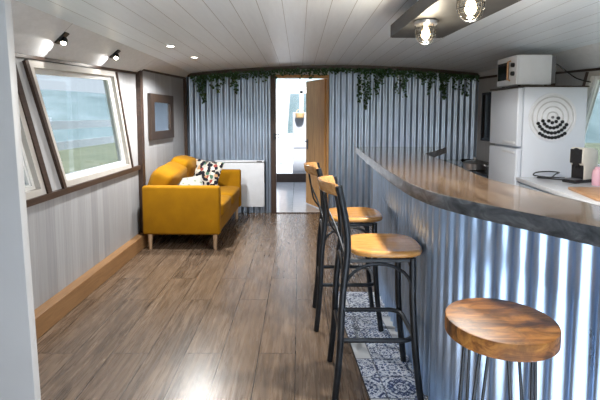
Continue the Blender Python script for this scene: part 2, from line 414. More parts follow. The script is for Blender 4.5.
# dark timber trims
n_trim = [0]
def trim(mb, mat):
    n_trim[0] += 1; return struct('trim_%d' % n_trim[0], mb, mat)
def bar(mb, a, b, w, t, nrm, m=0):
    """rectangular batten from a to b, width w (in the surface), thickness t along nrm"""
    a = Vector(a); b = Vector(b); d = (b - a).normalized(); n = Vector(nrm).normalized(); sd = d.cross(n).normalized() * (w / 2)
    mb.prism([a - sd, a + sd, b + sd, b - sd], t, n, m)
for s in (1, -1):
    x = mx(WL, s); n = (s, 0, 0)
    for (a, b, w, t) in (((Y0, .885), (YP, .885), .045, .03), ((Y0, ht(Y0)), (YP, ht(YP)), .022, .02),
                         ((2.80, 1.79), (3.155, .90), .05, .022), ((2.945, 1.81), (3.365, .90), .034, .022),
                         ((4.395, 1.87), (4.75, .905), .03, .022), ((1.36, 1.75), (1.74, .90), .034, .022)):
        mb = MB(); bar(mb, (x, a[0], a[1]), (x, b[0], b[1]), w, t, n); trim(mb, M['dark_wood'])
    mb = MB(); mb.b2((x - s * .03, YP - .045, 0), (x + s * .05, YP + .035, 1.985)); trim(mb, M['dark_wood'])
    mb = MB(); bar(mb, (mx(WL, s), YP, 1.972), (WF(s), YB - .01, 2.0), .03, .022, n); trim(mb, M['dark_wood'])
    if s > 0: mb = MB(); mb.b2((WF(s) - s * .005, YB - .045, 0), (WF(s) + s * .035, YB - .004, 2.0)); trim(mb, M['dark_wood'])
for s, nm in ((1, 'baseboard_left'), (-1, 'baseboard_right')):
    x = mx(WL, s); mb = MB()
    mb.b2((x - s * .01, Y0, 0), (x + s * .08, YP - .046, .15), .004, 1)
    bar(mb, (x + s * .001, YP + .036, .06), (WF(s) + s * .001, YB - .05, .06), .12, .012, (s, 0, 0))
    struct(nm, mb, M['oak'])

# windows: frame, glass and reveal
def window(i, s, Q):
    c = Vector((mx(WL - .06, s), sum(q[0] for q in Q) / 4, min(q[1] for q in Q)))
    root = sempty('window_%d' % i, c)
    ctr = Vector((sum(q[0] for q in Q) / 4, sum(q[1] for q in Q) / 4))
    def inset(d):
        # move each side of the quad inwards by d
        P = [Vector(q) for q in Q]; out = []
        for k in range(4):
            p0, p1, p2 = P[k - 1], P[k], P[(k + 1) % 4]
            e1 = (p1 - p0).normalized(); e2 = (p2 - p1).normalized()
            n1 = Vector((-e1.y, e1.x)); n2 = Vector((-e2.y, e2.x))
            den = e1.x * e2.y - e1.y * e2.x
            a = p0 + n1 * d; b = p1 + n2 * d
            t = ((b - a).x * e2.y - (b - a).y * e2.x) / den
            out.append(a + e1 * t)
        return out
    def ring(mb, o, i_, xa, xb, m=0):
        V = [(xa, p.x, p.y) for p in o] + [(xa, p.x, p.y) for p in i_] + [(xb, p.x, p.y) for p in o] + [(xb, p.x, p.y) for p in i_]
        F = []
        for k in range(4):
            l = (k + 1) % 4
            F += [(k, l, 4 + l, 4 + k), (8 + k, 12 + k, 12 + l, 8 + l), (k, 8 + k, 8 + l, l), (4 + k, 4 + l, 12 + l, 12 + k)]
        mb.add(V, F, m)
    X = lambda d: mx(WL - d, s)
    mb = MB(); ring(mb, inset(.0), inset(.045), X(-.012), X(.026)); obj('lining', mb, M['beige'], root)
    mb = MB(); ring(mb, inset(.03), inset(.07), X(.025), X(.085)); ring(mb, inset(.066), inset(.082), X(.036), X(.075)); obj('frame', mb, M['upvc'], root)
    g = inset(.07); mb = MB(); mb.prism([(X(.053), p.x, p.y) for p in g], .006, (-s, 0, 0)); obj('pane', mb, M['glass'], root)
    return root
window(1, 1, W1); window(2, 1, W2); window(3, -1, W1); window(4, -1, W2); window(6, 1, W3); window(7, -1, W3)  # the last two are out of view, added to let in daylight

struct('wall_stern_blocker', MB().b2((-1.9, YR - .06, 0), (-.15, YR, 2.19)), M['white_paint'])  # unseen half bulkhead, added to keep stern light off the partition
# near partition at the left edge of the view
struct('wall_partition', MB().prism([(-1.9, 1.2, 0), (-.723, 1.2, 0), (-.776, 1.2, 2.13), (-1.9, 1.2, 2.13)], .03, (0, 1, 0), bev=.004), plain('pale_grey_partition_paint', (.40, .39, .38), .5, var=.04, scale=3))

# ------------------------------------------------------------------ back wall: corrugated steel either side of a doorway
DL, DR = -.36, .42
mb = MB()
for a, b in ((WLF - .1, DL - .05), (DR + .02, 2 * CX - WLF + .1)):
    mb.prism([(a, YB + .03, 0), (b, YB + .03, 0), (b, YB + .03, zc(b) + .02), ((a + b) / 2, YB + .03, zc((a + b) / 2) + .02), (a, YB + .03, zc(a) + .02)], .06, (0, 1, 0))
mb.b2((DL - .05, YB + .03, 2.05), (DR + .02, YB + .09, 2.2))
struct('wall_back', mb, M['white_paint'])
def corrugated(path, z0, zt, pitch, amp, th=.0012, ppw=8, sharp=.0):
    """sheet following a plan polyline; ribs are vertical; zt(x) gives the top"""
    P = [Vector((p[0], p[1])) for p in path]
    L = [0]
    for i in range(1, len(P)): L.append(L[-1] + (P[i] - P[i - 1]).length)
    n = int(L[-1] / pitch * ppw) + 1; mb = MB(); col = []
    for k in range(n + 1):
        d = L[-1] * k / n; i = 1
        while i < len(L) - 1 and L[i] < d: i += 1
        t = (d - L[i - 1]) / max(1e-6, L[i] - L[i - 1]); p = P[i - 1].lerp(P[i], t)
        e0 = (P[i] - P[i - 1]).normalized()
        nn = Vector((-e0.y, e0.x))
        w = math.sin(2 * PI * d / pitch)
        w = math.copysign(abs(w) ** .8, w)
        col.append((p + nn * amp * w, nn))
    vs = []; fs = []
    for off in (0, th):
        for p, nn in col:
            q = p + nn * off
            vs.append((q.x, q.y, z0)); vs.append((q.x, q.y, zt(q.x)))
    m = len(col)
    for k in range(m - 1):
        fs.append((2 * k, 2 * k + 2, 2 * k + 3, 2 * k + 1))
        o = 2 * m; fs.append((o + 2 * k, o + 2 * k + 1, o + 2 * k + 3, o + 2 * k + 2))
        fs.append((2 * k, o + 2 * k, o + 2 * k + 2, 2 * k + 2)); fs.append((2 * k + 1, 2 * k + 3, o + 2 * k + 3, o + 2 * k + 1))
    mb.add(vs, fs, 0, True); return mb
struct('wall_back_left', corrugated([(WLF + .005, YB + .012), (DL - .05, YB + .012)], .002, lambda x: zc(x) - .02, .0868, .011), M['galv'])
struct('wall_back_right', corrugated([(DR + .02, YB + .012), (WF(-1) - .005, YB + .012)], .002, lambda x: zc(x) - .02, .0868, .011), M['galv'])
# dark beam under the ceiling along the back wall
mb = MB(); NX = 20
xs = [WLF + .06 + (WF(-1) - WLF - .09) * i / NX for i in range(NX + 1)]
mb.prism([(x, YB - .045, zc(x) + .004) for x in xs] + [(x, YB - .045, zc(x) - .048) for x in xs[::-1]], .043, (0, 1, 0)); trim(mb, M['dark_wood'])
# door jambs, header and threshold
mb = MB(); mb.b2((DL - .055, YB - .035, 0), (DL + .02, YB + .12, 2.05), .004, 1); trim(mb, M['dark_wood'])
mb = MB(); mb.b2((DR - .006, YB - .012, 0), (DR + .02, YB + .12, 2.05), .004, 1); trim(mb, M['pine'])
mb = MB(); mb.b2((DL + .021, YB - .01, 2.005), (DR - .007, YB + .12, 2.05), .004, 1); trim(mb, M['pine'])
mb = MB(); mb.b2((DL + .021, YB - .02, 0), (DR - .007, YB + .0, .012), .003, 1); trim(mb, M['dark_wood'])

# pine door standing open into the next cabin
dw = .66; ang = math.radians(114)
door = sempty('door_1', (DR - .02, YB + .13, .012)); door.rotation_euler = (0, 0, ang)
mb = MB(); mb.box((dw / 2, 0, 1.0), (dw, .038, 1.99), .004, 1); obj('slab', mb, M['pine'], door, world=False)
mb = MB()
mb.box((dw - .06, .023, .98), (.04, .006, .16), .002, 1); mb.tube([(dw - .06, .022, 1.03), (dw - .06, .06, 1.03), (dw - .15, .062, 1.03)], .008)
mb.box((dw - .06, -.023, .98), (.04, .006, .16), .002, 1); mb.tube([(dw - .06, -.022, 1.03), (dw - .06, -.06, 1.03), (dw - .15, -.062, 1.03)], .008)
obj('handle', mb, M['black_metal'], door, world=False)
mb = MB()
for z in (.25, 1.75): mb.box((.012, -.021, z), (.05, .006, .1), .002, 1)
obj('hinge', mb, M['black_metal'], door, world=False)
t = thing('door_latch', (DL + .025, YB + .02, 1.1), 'small black latch with two keeps on the dark left door jamb', 'latch')
mb = MB()
for z in (1.13, 1.18): mb.box((DL + .035, YB - .04, z), (.07, .012, .016), .003, 1)
obj('keep', mb, M['black_metal'], t)
mb = MB(); mb.box((DL - .005, YB - .038, 1.155), (.02, .008, .1), .002, 1); obj('plate', mb, M['black_metal'], t)

# ------------------------------------------------------------------ the next cabin through the doorway
YC = 9.83; YE = 12.2
struct('floor_bow_cabin', MB().b2((-1.6, YB + .06, -.06), (2.6, YC, 0)), M['tilefl'] if 'tilefl' in M else plank_paint('pale_cabin_floor', (.50, .49, .49), (.14, .13, .13), .42, 'X', .19, (.85, 1.1), (2, 2, 1), .008, .16))
struct('floor_bow_deck', MB().b2((-1.6, YC, -.06), (2.6, YE, .17)), plain('white_deck_paint', (.82, .82, .82), .5, var=.04, scale=3))
mb = MB(); mb.b2((-1.6, YC - .02, .0), (2.6, YC + .05, .185), .004, 1); trim(mb, M['dark_wood'])
for k_, (nm, xa) in enumerate((('wall_bow_left', -1.3), ('wall_bow_right', 2.1))):
    mb = MB(); xb = xa + .1
    mb.b2((xa, YB + .1, 0), (xb, YE, .8)); mb.b2((xa, YB + .1, 2.0), (xb, YE, 2.2))
    for ya, yb in ((YB + .1, 7.2), (9.0, 9.3), (11.6, YE)): mb.b2((xa, ya, .8), (xb, yb, 2.0))
    struct(nm, mb, M['white_paint'])
    for j_, (ya, yb) in enumerate(((7.2, 9.0), (9.3, 11.6))):
        w = sempty('window_%d' % (8 + 2 * k_ + j_), (xa + .05, (ya + yb) / 2, .8))  # side windows added to brighten the bow cabin
        mb = MB()
        for a, b in (((ya, .8), (ya + .06, 2.0)), ((yb - .06, .8), (yb, 2.0)), ((ya + .06, .8), (yb - .06, .86)), ((ya + .06, 1.94), (yb - .06, 2.0))): mb.b2((xa + .02, a[0], a[1]), (xa + .08, b[0], b[1]))
        obj('frame', mb, M['upvc'], w)
        mb = MB(); mb.b2((xa + .047, ya + .05, .85), (xa + .053, yb - .05, 1.95)); obj('pane', mb, M['glass'], w)
struct('ceiling_bow', MB().b2((-1.3, YB + .09, 2.2), (2.2, 8.2, 2.25)), M['white_paint'])  # roof cut short so sun reaches the deck and bounces indoors
mb = MB(); mb.b2((-1.2, YE - .06, .17), (-.62, YE, 2.2)); mb.b2((.75, YE - .06, .17), (2.1, YE, 2.2)); mb.b2((-.62, YE - .06, 2.12), (.75, YE, 2.2))
struct('wall_bow_end', mb, M['white_paint'])
w = sempty('window_5', (.06, YE - .03, .17))
mb = MB()
for a, b in (((-.62, .17), (-.55, 2.12)), ((.68, .17), (.75, 2.12)), ((.02, .17), (.11, 2.12)), ((-.55, 2.05), (.68, 2.12)), ((-.55, .17), (.68, .25))): mb.b2((a[0], YE - .06, a[1]), (b[0], YE - .005, b[1]))
obj('frame', mb, M['upvc'], w)
mb = MB(); mb.b2((-.56, YE - .035, .2), (.69, YE - .03, 2.1)); obj('pane', mb, M['glass'], w)
# curtain
def cur(u, v):
    z = .30 + 1.86 * v; pull = .5 + .5 * abs(v - .42) if v < .42 else .5 + .5 * min(1, (v - .42) * 1.6)
    return (-.52 + .30 * u * (.55 + .45 * v), 11.55 + .03 * math.sin(u * 38) + .01 * math.sin(u * 17 + v * 4), z)
mb = MB(); mb.grid(cur, 60, 14)
mb.grid(lambda u, v: (cur(u, v)[0], cur(u, v)[1] + .004, cur(u, v)[2]), 60, 14)
c = thing('curtain', (-.37, 11.55, .17), 'sheer white curtain gathered at the left of the bright bow window', 'curtain')
obj('cloth', mb, M['curtain'], c)
mb = MB(); mb.tube([(-1.2, 11.55, 2.165), (2.1, 11.55, 2.165)], .012); obj('rail', mb, M['upvc'], c)
# white cupboard seen through the doorway
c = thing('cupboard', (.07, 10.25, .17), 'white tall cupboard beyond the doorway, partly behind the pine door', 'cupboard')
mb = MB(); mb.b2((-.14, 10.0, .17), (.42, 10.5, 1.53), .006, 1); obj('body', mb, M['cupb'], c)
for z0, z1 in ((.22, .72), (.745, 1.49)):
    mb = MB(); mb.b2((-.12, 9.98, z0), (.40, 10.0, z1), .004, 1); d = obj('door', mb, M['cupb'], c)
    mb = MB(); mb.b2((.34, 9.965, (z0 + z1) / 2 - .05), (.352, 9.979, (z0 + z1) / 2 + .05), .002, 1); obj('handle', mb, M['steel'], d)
mb = MB(); mb.lathe([(.06, 0), (.085, .02), (.10, .08), (.105, .11), (.095, .11), (.085, .05), (.05, .02)], (.02, 9.86, 1.40), 20); mb.tube([(-.07, 9.86, 1.50), (-.04, 9.90, 1.58), (.02, 9.97, 1.60), (.08, 9.90, 1.58), (.11, 9.86, 1.50)], .006, 6)
tag(obj('straw_basket', mb, M['straw']), 'small straw basket hanging at the top of the white cupboard beyond the doorway', 'basket')

# ------------------------------------------------------------------ outside: bank, hills, fence
g = MB(); g.b2((-70, -40, -.6), (70, 90, -.45)); struct('ground', g, M['grass'])
struct('bounce_ground', MB().b2((-4, YE + .05, -.46), (5, 40, -.02)), plain('pale_bounce_concrete', (.74, .74, .73), .8, var=.08, scale=2))  # pale ground added to throw sunlight back through the doorway
mb = MB()
def hill(u, v):
    a = -2.9 + 5.8 * u; R = 34 + 26 * v
    h = (3.4 + 2.2 * math.sin(a * 3.1 + 1) + 1.2 * math.sin(a * 7.3)) * math.sin(min(1, v * 1.3) * PI / 2)
    return (math.sin(a) * R + .5, math.cos(a) * R + 4, -.6 + max(.05, 1.7 * h))
mb.grid(hill, 90, 10); struct('hillside', mb, M['hill'])
f = thing('rail_fence', (-4.7, 9.5, -.45), 'white painted two-rail fence on the grass outside the left windows', 'fence')
for z in (1.27, .86):
    mb = MB(); mb.b2((-4.74, 1.0, z - .085), (-4.7, 22, z + .085)); obj('rail', mb, M['fence'], f)
for y in (2.2, 5.4, 8.6, 14.4, 17.6, 20.8):
    mb = MB(); mb.b2((-4.83, y - .05, -.5), (-4.74, y + .05, 1.42), .005, 1); obj('post', mb, M['fence'], f)

# ------------------------------------------------------------------ bar counter
OUT = [(.609, 4.80), (.572, 3.8), (.545, 2.9), (.540, 2.45), (.548, 2.17), (.585, 1.93), (.662, 1.735), (.752, 1.57), (.829, 1.432), (.898, 1.314), (.97, 1.19), (1.06, 1.03), (1.16, .85)]
INN = [(1.52, .85), (1.40, 1.05), (1.27, 1.25), (1.14, 1.50), (1.08, 1.80), (1.03, 2.11), (.995, 2.40), (1.054, 3.02), (1.075, 3.45), (1.085, 3.72), (1.12, 3.96), (1.25, 4.18), (1.58, 4.80)]
def sp2(p, n=5): return [(v.x, v.y) for v in spline([(a, b, 0) for a, b in p], n)]
outl = sp2(OUT) + sp2(INN)
T = 1.12; TH = .056
counter = thing('bar_counter', (.9, 2.6, 0), 'curved bar counter with glossy brown top and corrugated steel front', 'bar counter')
mb = MB(); mb.prism([(x, y, T - TH) for x, y in outl], TH, (0, 0, 1), 0); obj('countertop', mb, M['bar_top'], counter)
# zinc edge band wrapped around the rim
mb = MB(); n = len(outl); V = []
cen = []
for i in range(n):
    a = Vector(outl[i - 1]); b = Vector(outl[(i + 1) % n]); d = (b - a).normalized(); cen.append(Vector((d.y, -d.x)))
area = sum(outl[i][0] * outl[(i + 1) % n][1] - outl[(i + 1) % n][0] * outl[i][1] for i in range(n))
sg = 1 if area > 0 else -1
prof = [(.0005, T + .0005), (.003, T + .0008), (.0045, T - .002), (.0045, T - TH - .003), (.0005, T - TH - .003)]
for i in range(n):
    for o_, z in prof:
        q = Vector(outl[i]) + cen[i] * sg * o_; V.append((q.x, q.y, z))
F = []; k = len(prof)
for i in range(n):
    j = (i + 1) % n
    for a in range(k - 1): F.append((i * k + a, j * k + a, j * k + a + 1, i * k + a + 1))
mb.add(V, F, 0, True); obj('edge_band', mb, M['zinc'], counter)
BASE = [(1.1, 4.02), (.72, 4.02), (.675, 3.99), (.66, 3.93), (.66, 3.2), (.66, 2.5), (.662, 2.22), (.70, 1.97), (.775, 1.775), (.865, 1.615), (.94, 1.475), (1.005, 1.36), (1.075, 1.22), (1.17, 1.05), (1.25, .9)]
bs = sp2(BASE[3:], 6); bs = [(1.05, 4.0), (.74, 4.0), (.70, 3.99), (.675, 3.97)] + bs
obj('corrugated_front', corrugated(bs, .002, lambda x: T - TH - .003, .076, .0115, ppw=14), M['galv2'], counter)
core = [(x + .03, y) for x, y in bs[4:]] ; core = [(.99, 3.96), (.75, 3.96)] + [(p[0], min(p[1], 3.94)) for p in core] + [(1.36, .92), (1.20, 1.25), (1.07, 1.55), (1.02, 1.85), (.97, 2.15), (.96, 2.5), (.99, 3.0)]
mb = MB(); mb.prism([(x, y, 0) for x, y in core], T - TH - .001, (0, 0, 1)); obj('carcass', mb, M['white_paint'], counter)

# patterned tiles set in the floor along the bar
me_pts = [(.273, 3.615), (.66, 3.60), (.66, 2.2), (.70, 1.97), (.80, 1.70), (.93, 1.40), (.56, 1.40), (.42, 1.75), (.366, 2.19)]
mb = MB(); mb.prism([(x, y, .0005) for x, y in me_pts], .004, (0, 0, 1)); ft = struct('floor_tiles', mb, M['tiles'])
uv = ft.data.uv_layers.new(name='UVMap')
for lp in ft.data.loops:
    p = ft.data.vertices[lp.vertex_index].co + ft.location
    left = .273 + (3.615 - p.y) * .0648
    uv.data[lp.index].uv = ((p.x - left) / .19 + .5, (p.y - 2.58) / .19 + 40)
mb = MB(); mb.tube([(.271, 3.618, .003), (.364, 2.19, .003), (.418, 1.75, .003), (.558, 1.4, .003)], .0035, 6); trim(mb, M['black_metal'])

# ------------------------------------------------------------------ bar stools with bentwood backs
def make_stool():
    t = thing('bar_stool', (0, 0, 0), 'x', 'bar stool', 'cross-back bar stools along the bar')
    SZ = .772
    # seat: rounded, dished slab
    def seat_pt(a, k):
        c, s = math.cos(a), math.sin(a); e = .62
        x = math.copysign(abs(c) ** e, c); y = math.copysign(abs(s) ** e, s)
        return Vector((.056 + (.196 + .004 * x) * x * k, (.198 - .012 * (1 - x) * .5 * 1.6) * y * k, 0))
    mb = MB(); seg = 48; rings = [(0.0, -.006), (.5, -.007), (.8, -.004), (.93, 0), (.98, -.004), (1.0, -.014), (.99, -.027), (.95, -.032), (0.0, -.032)]
    vs = []; fs = []
    for k, z in rings:
        for i in range(seg):
            p = seat_pt(2 * PI * i / seg, max(k, .001)); vs.append((p.x, p.y, SZ + z))
    for j in range(len(rings) - 1):
        for i in range(seg): l = (i + 1) % seg; fs.append((j * seg + i, j * seg + l, (j + 1) * seg + l, (j + 1) * seg + i))
    mb.add(vs, fs, 0, True); obj('seat', mb, M['seat'], t, world=False, edge=60)
    legs = {}
    for sy in (-1, 1):
        back = [(-.205, .188 * sy, .0), (-.182, .182 * sy, .25), (-.170, .178 * sy, .52), (-.150, .174 * sy, .72), (-.145, .172 * sy, .80), (-.155, .172 * sy, .92), (-.192, .172 * sy, 1.10)]
        front = [(.232, .188 * sy, .0), (.202, .180 * sy, .25), (.186, .172 * sy, .5), (.182, .165 * sy, .735)]
        for p in (back, front):
            q = spline(p, 6); mb = MB(); mb.tube(q, .0175, 12); obj('leg', mb, M['black_metal'], t, world=False)
        legs[sy] = (back, front)
    # apron ring under the seat
    mb = MB(); mb.tube([(-.15, -.17, .724), (.182, -.165, .724), (.182, .165, .724), (-.15, .17, .724)], .011, 8, closed=True); obj('seat_frame', mb, M['black_metal'], t, world=False)
    # foot rest ring with rounded front corners
    r = [(-.178, -.18, .315), (.10, -.182, .315)]
    for k in range(7):
        a = -PI / 2 + PI / 2 * k / 6; r.append((.132 + .07 * math.cos(a), -.112 + .07 * math.sin(a), .315))
    r += [(x, -y, z) for x, y, z in r[::-1]]
    mb = MB(); mb.tube(r, .0125, 10, closed=True); obj('foot_rest', mb, M['black_metal'], t, world=False)
    # arched braces under the seat, one on each side
    def arch(a, b):
        a = Vector(a); b = Vector(b); pts = []
        for k in range(17):
            u = k / 16; p = a.lerp(b, .5 - .5 * math.cos(PI * u)); p.z = a.z + (.708 - a.z) * math.sin(PI * u) ** .75; pts.append(p)
        return pts
    for a, b in (((-.168, -.176, .52), (.188, -.171, .52)), ((-.168, .176, .52), (.188, .171, .52)), ((.185, -.17, .57), (.185, .17, .57)), ((-.166, -.176, .57), (-.166, .176, .57))):
        mb = MB(); mb.tube(arch(a, b), .0085, 8); obj('brace', mb, M['black_metal'], t, world=False)
    # bent crest rail
    prof = []
    def crest(u, w):
        y = -.158 + .316 * u; bow = max(0, math.sin(PI * u)) ** .8
        x = -.196 - .078 * bow
        tn = Vector((-.078 * PI * .8 * math.cos(PI * u), .356, 0)).normalized(); nn = Vector((-tn.y, tn.x, 0))
        a = 2 * PI * w; c, s = math.cos(a), math.sin(a)
        hh = .032 * math.copysign(abs(s) ** .6, s); tt = .012 * math.copysign(abs(c) ** .7, c)
        return Vector((x, y, 1.078 + .008 * bow)) + nn * tt + Vector((-.25 * hh, 0, hh))
    nu, nv = 33, 20; vs = [crest(i / (nu - 1), j / nv) for i in range(nu) for j in range(nv)]; fs = []
    for i in range(nu - 1):
        for j in range(nv): l = (j + 1) % nv; fs.append((i * nv + j, (i + 1) * nv + j, (i + 1) * nv + l, i * nv + l))
    fs += [list(range(nv))[::-1], [(nu - 1) * nv + j for j in range(nv)]]
    mb = MB(); mb.add(vs, fs, 0, True); obj('crest_rail', mb, M['crest'], t, world=False, edge=50)
    # crossing rods of the back
    for sy in (-1, 1):
        q = spline([(-.252, -.10 * sy, 1.052), (-.238, -.055 * sy, .96), (-.205 - .012 * sy, .035 * sy, .86), (-.165, .12 * sy, .77), (-.146, .168 * sy, .70)], 6)
        mb = MB(); mb.tube(q, .006, 8); obj('back_rod', mb, M['black_metal'], t, world=False)
    return t
st = make_stool()
st.location = (.388, 2.37, .0048); st['label'] = 'black metal bar stool with honey wood seat and bentwood back, the nearer one'
st2 = copy_tree(st); st2.location = (.322, 3.12, .0048); st2['label'] = 'black metal bar stool with bentwood back, behind the nearer one towards the doorway'

# round stool in the foreground
t = thing('round_stool', (.637, 1.375, 0), 'low-backed-free round stool with scorched plank top and black hairpin legs', 'stool')
t['label'] = 'backless round stool with scorched wood top and black hairpin legs'
mb = MB(); R = .167; Z = .812
mb.lathe([(.001, Z - .052), (R - .004, Z - .052), (R, Z - .048), (R, Z - .005), (R - .0015, Z - .0015), (R - .005, Z), (.001, Z)], (.637, 1.375, 0), 72); obj('seat', mb, M['round'], t, edge=28)
for k in range(4):
    a = math.radians(12 + 90 * k); c, s = math.cos(a), math.sin(a)
    def W(rad, tan, z): return (.637 + rad * c - tan * s, 1.375 + rad * s + tan * c, z)
    top = Z - .0525
    pts = [W(.095, .042, top), W(.155, .012, .02), W(.157, .008, .008), W(.158, 0, .0052), W(.157, -.008, .008), W(.155, -.012, .02), W(.095, -.042, top)]
    mb = MB(); mb.tube(pts, .0055, 8)
    mb.prism([W(.07, -.06, top), W(.12, -.055, top), W(.12, .055, top), W(.07, .06, top)], .004, (0, 0, -1)); obj('leg', mb, M['black_metal'], t)

# ------------------------------------------------------------------ sofa
sofa = thing('sofa', (-1.255, 5.56, 0), 'mustard yellow two-seat sofa on pale wooden legs against the left wall', 'sofa', rz=math.radians(-1.2))
# local axes: +x = front (into the room), y along the wall
D, LN = .84, 1.60
mb = MB(); mb.box((.0, 0, .245), (D - .05, LN - .12, .16), .02, 3); obj('base', mb, M['mustard'], sofa, world=False)
for sy in (-1, 1):
    mb = MB(); mb.box((0, sy * (LN / 2 - .055), .435), (D, .11, .53), .028, 4); obj('arm', mb, M['mustard'], sofa, world=False)
mb = MB(); mb.box((-D / 2 + .065, 0, .42), (.12, LN - .2, .46), .03, 4, mat=Matrix.Rotation(math.radians(-4), 4, 'Y')); obj('back', mb, M['mustard'], sofa, world=False)
def soft(mb, c, d, pw=4., mat=None, puff=.0, nu=28, nv=20, m=0, wrinkle=0, seed=0):
    """super-ellipsoid cushion"""
    Mx = Matrix.Translation(c) @ (mat or Matrix.Identity(4)); e = 2 / pw; rd = random.Random(seed); ph = [rd.uniform(0, 6) for _ in range(4)]
    def sg(v, p): return math.copysign(abs(v) ** p, v)
    def fn(u, v):
        a = 2 * PI * u; b = PI * (v - .5)
        x = sg(math.cos(b), e) * sg(math.cos(a), e); y = sg(math.cos(b), e) * sg(math.sin(a), e); z = sg(math.sin(b), e)
        k = 1 + puff * ((1 - x * x) * (1 - y * y))
        w = wrinkle * (math.sin(5 * x + ph[0] + 3 * y) + math.sin(7 * y + ph[1] - 2 * x))
        return Mx @ Vector((x * d[0] / 2, y * d[1] / 2, z * d[2] / 2 * k + w))
    mb.grid(fn, nu, nv, m, True, cu=True)
for sy in (-1, 1):
    mb = MB(); soft(mb, (.065, sy * .34, .405), (.735, .675, .165), 7, puff=.22, wrinkle=.003, seed=sy + 3); obj('seat_cushion', mb, M['mustard'], sofa, world=False)
    mb = MB(); soft(mb, (-.29, sy * .335, .665 + (.04 if sy > 0 else 0)), (.43, .69, .24), 5.5, Matrix.Rotation(math.radians(-74 if sy > 0 else -66), 4, 'Y') @ Matrix.Rotation(math.radians(3 * sy), 4, 'Z'), .25, wrinkle=.007, seed=sy + 8); obj('back_cushion', mb, M['mustard'], sofa, world=False)
for lx in (-.35, .36):
    for ly in (-.755, .70):
        mb = MB(); mb.lathe([(.016, 0), (.018, .005), (.026, .166), (.026, .172)], (lx, ly, .0), 14); obj('leg', mb, M['leg_wood'], sofa, world=False)

def pillow(name, c, size, th, rot, mat, label):
    t = MB(); n = 22
    Mx = Matrix.Translation(c) @ rot
    for sgn in (1, -1):
        def fn(u, v, sgn=sgn):
            x = 2 * u - 1; y = 2 * v - 1
            prof = (max(0, 1 - abs(x) ** 2.6) * max(0, 1 - abs(y) ** 2.6)) ** .5
            pin = 1 - .09 * (1 - abs(x) ** 2) * abs(y) ** 4; pin2 = 1 - .09 * (1 - abs(y) ** 2) * abs(x) ** 4
            return Mx @ Vector((x * size[0] / 2 * pin2, y * size[1] / 2 * pin, sgn * th / 2 * prof))
        t.grid(fn, n, n)
    return tag(obj(name, t, mat), label, 'cushion')
rotp = Matrix.Rotation(math.radians(16), 4, 'Z') @ Matrix.Rotation(math.radians(-18), 4, 'X') @ Matrix.Rotation(math.radians(90), 4, 'X') @ Matrix.Rotation(math.radians(-14), 4, 'Z')
pillow('scatter_cushion', (-1.275, 5.98, .677), (.50, .41), .14, Matrix.Rotation(math.radians(-12), 4, 'Z') @ Matrix.Rotation(math.radians(68), 4, 'X') @ Matrix.Rotation(math.radians(-9), 4, 'Z'), M['pattern'], 'square cushion with dark leaf-coloured pattern leaning at the far end of the yellow sofa')
pillow('scatter_cushion', (-1.30, 5.20, .605), (.42, .34), .12, Matrix.Rotation(math.radians(20), 4, 'Z') @ Matrix.Rotation(math.radians(42), 4, 'X') @ Matrix.Rotation(math.radians(8), 4, 'Z'), M['pale'], 'pale printed cushion lying behind the near arm of the yellow sofa')

# panel heater on the back wall
h = thing('panel_heater', (-.87, YB - .05, .11), 'flat white electric panel heater on the corrugated wall beside the sofa', 'heater')
mb = MB(); mb.b2((-1.235, YB - .085, .11), (-.51, YB - .005, .765), .008, 2); obj('panel', mb, M['radiator'], h)
mb = MB(); mb.b2((-1.235, YB - .095, .772), (-.51, YB - .002, .80), .006, 2); obj('top_grille', mb, M['grey'] if False else M['radiator'], h)
mb = MB(); mb.b2((-1.225, YB - .082, .764), (-.52, YB - .01, .773)); obj('vent_gap', mb, M['grey'], h)
mb = MB(); mb.b2((-.62, YB - .099, .776), (-.54, YB - .094, .795), .002, 1); obj('control', mb, M['grey'], h)

# framed mirror on the left wall, dark panel on the right wall
def wall_frame(name, s, y0, y1, z0, z1, fw, fh, mf, mp, label, cat):
    def xw(y): return mx(WL, s) + (WF(s) - mx(WL, s)) * (y - YP) / (YB + .06 - YP) + s * .006
    t = thing(name, (xw((y0 + y1) / 2), (y0 + y1) / 2, z0), label, cat)
    n = (s, 0, 0)
    mb = MB()
    for ya, yb, za, zb in ((y0, y0 + fw, z0, z1), (y1 - fw, y1, z0, z1), (y0 + fw, y1 - fw, z0, z0 + fh), (y0 + fw, y1 - fw, z1 - fh, z1)):
        mb.prism([(xw(ya), ya, za), (xw(yb), yb, za), (xw(yb), yb, zb), (xw(ya), ya, zb)], .035, n)
    obj('frame', mb, mf, t)
    mb = MB(); ya, yb = y0 + fw, y1 - fw; mb.prism([(xw(ya) + s * .004, ya, z0 + fh), (xw(yb) + s * .004, yb, z0 + fh), (xw(yb) + s * .004, yb, z1 - fh), (xw(ya) + s * .004, ya, z1 - fh)], .012, n)
    obj('pane', mb, mp, t)
wall_frame('wall_mirror', 1, 5.26, 6.05, 1.165, 1.715, .12, .10, M['frame_wood'], M['mirror'], 'small rectangular mirror in a dark rustic wood frame on the left wall', 'mirror')
wall_frame('dark_wall_panel', -1, 5.95, 6.5, 1.10, 1.78, .035, .035, M['black'], M['black_glass'], 'black framed dark panel on the white wall behind the fridge', 'wall panel')

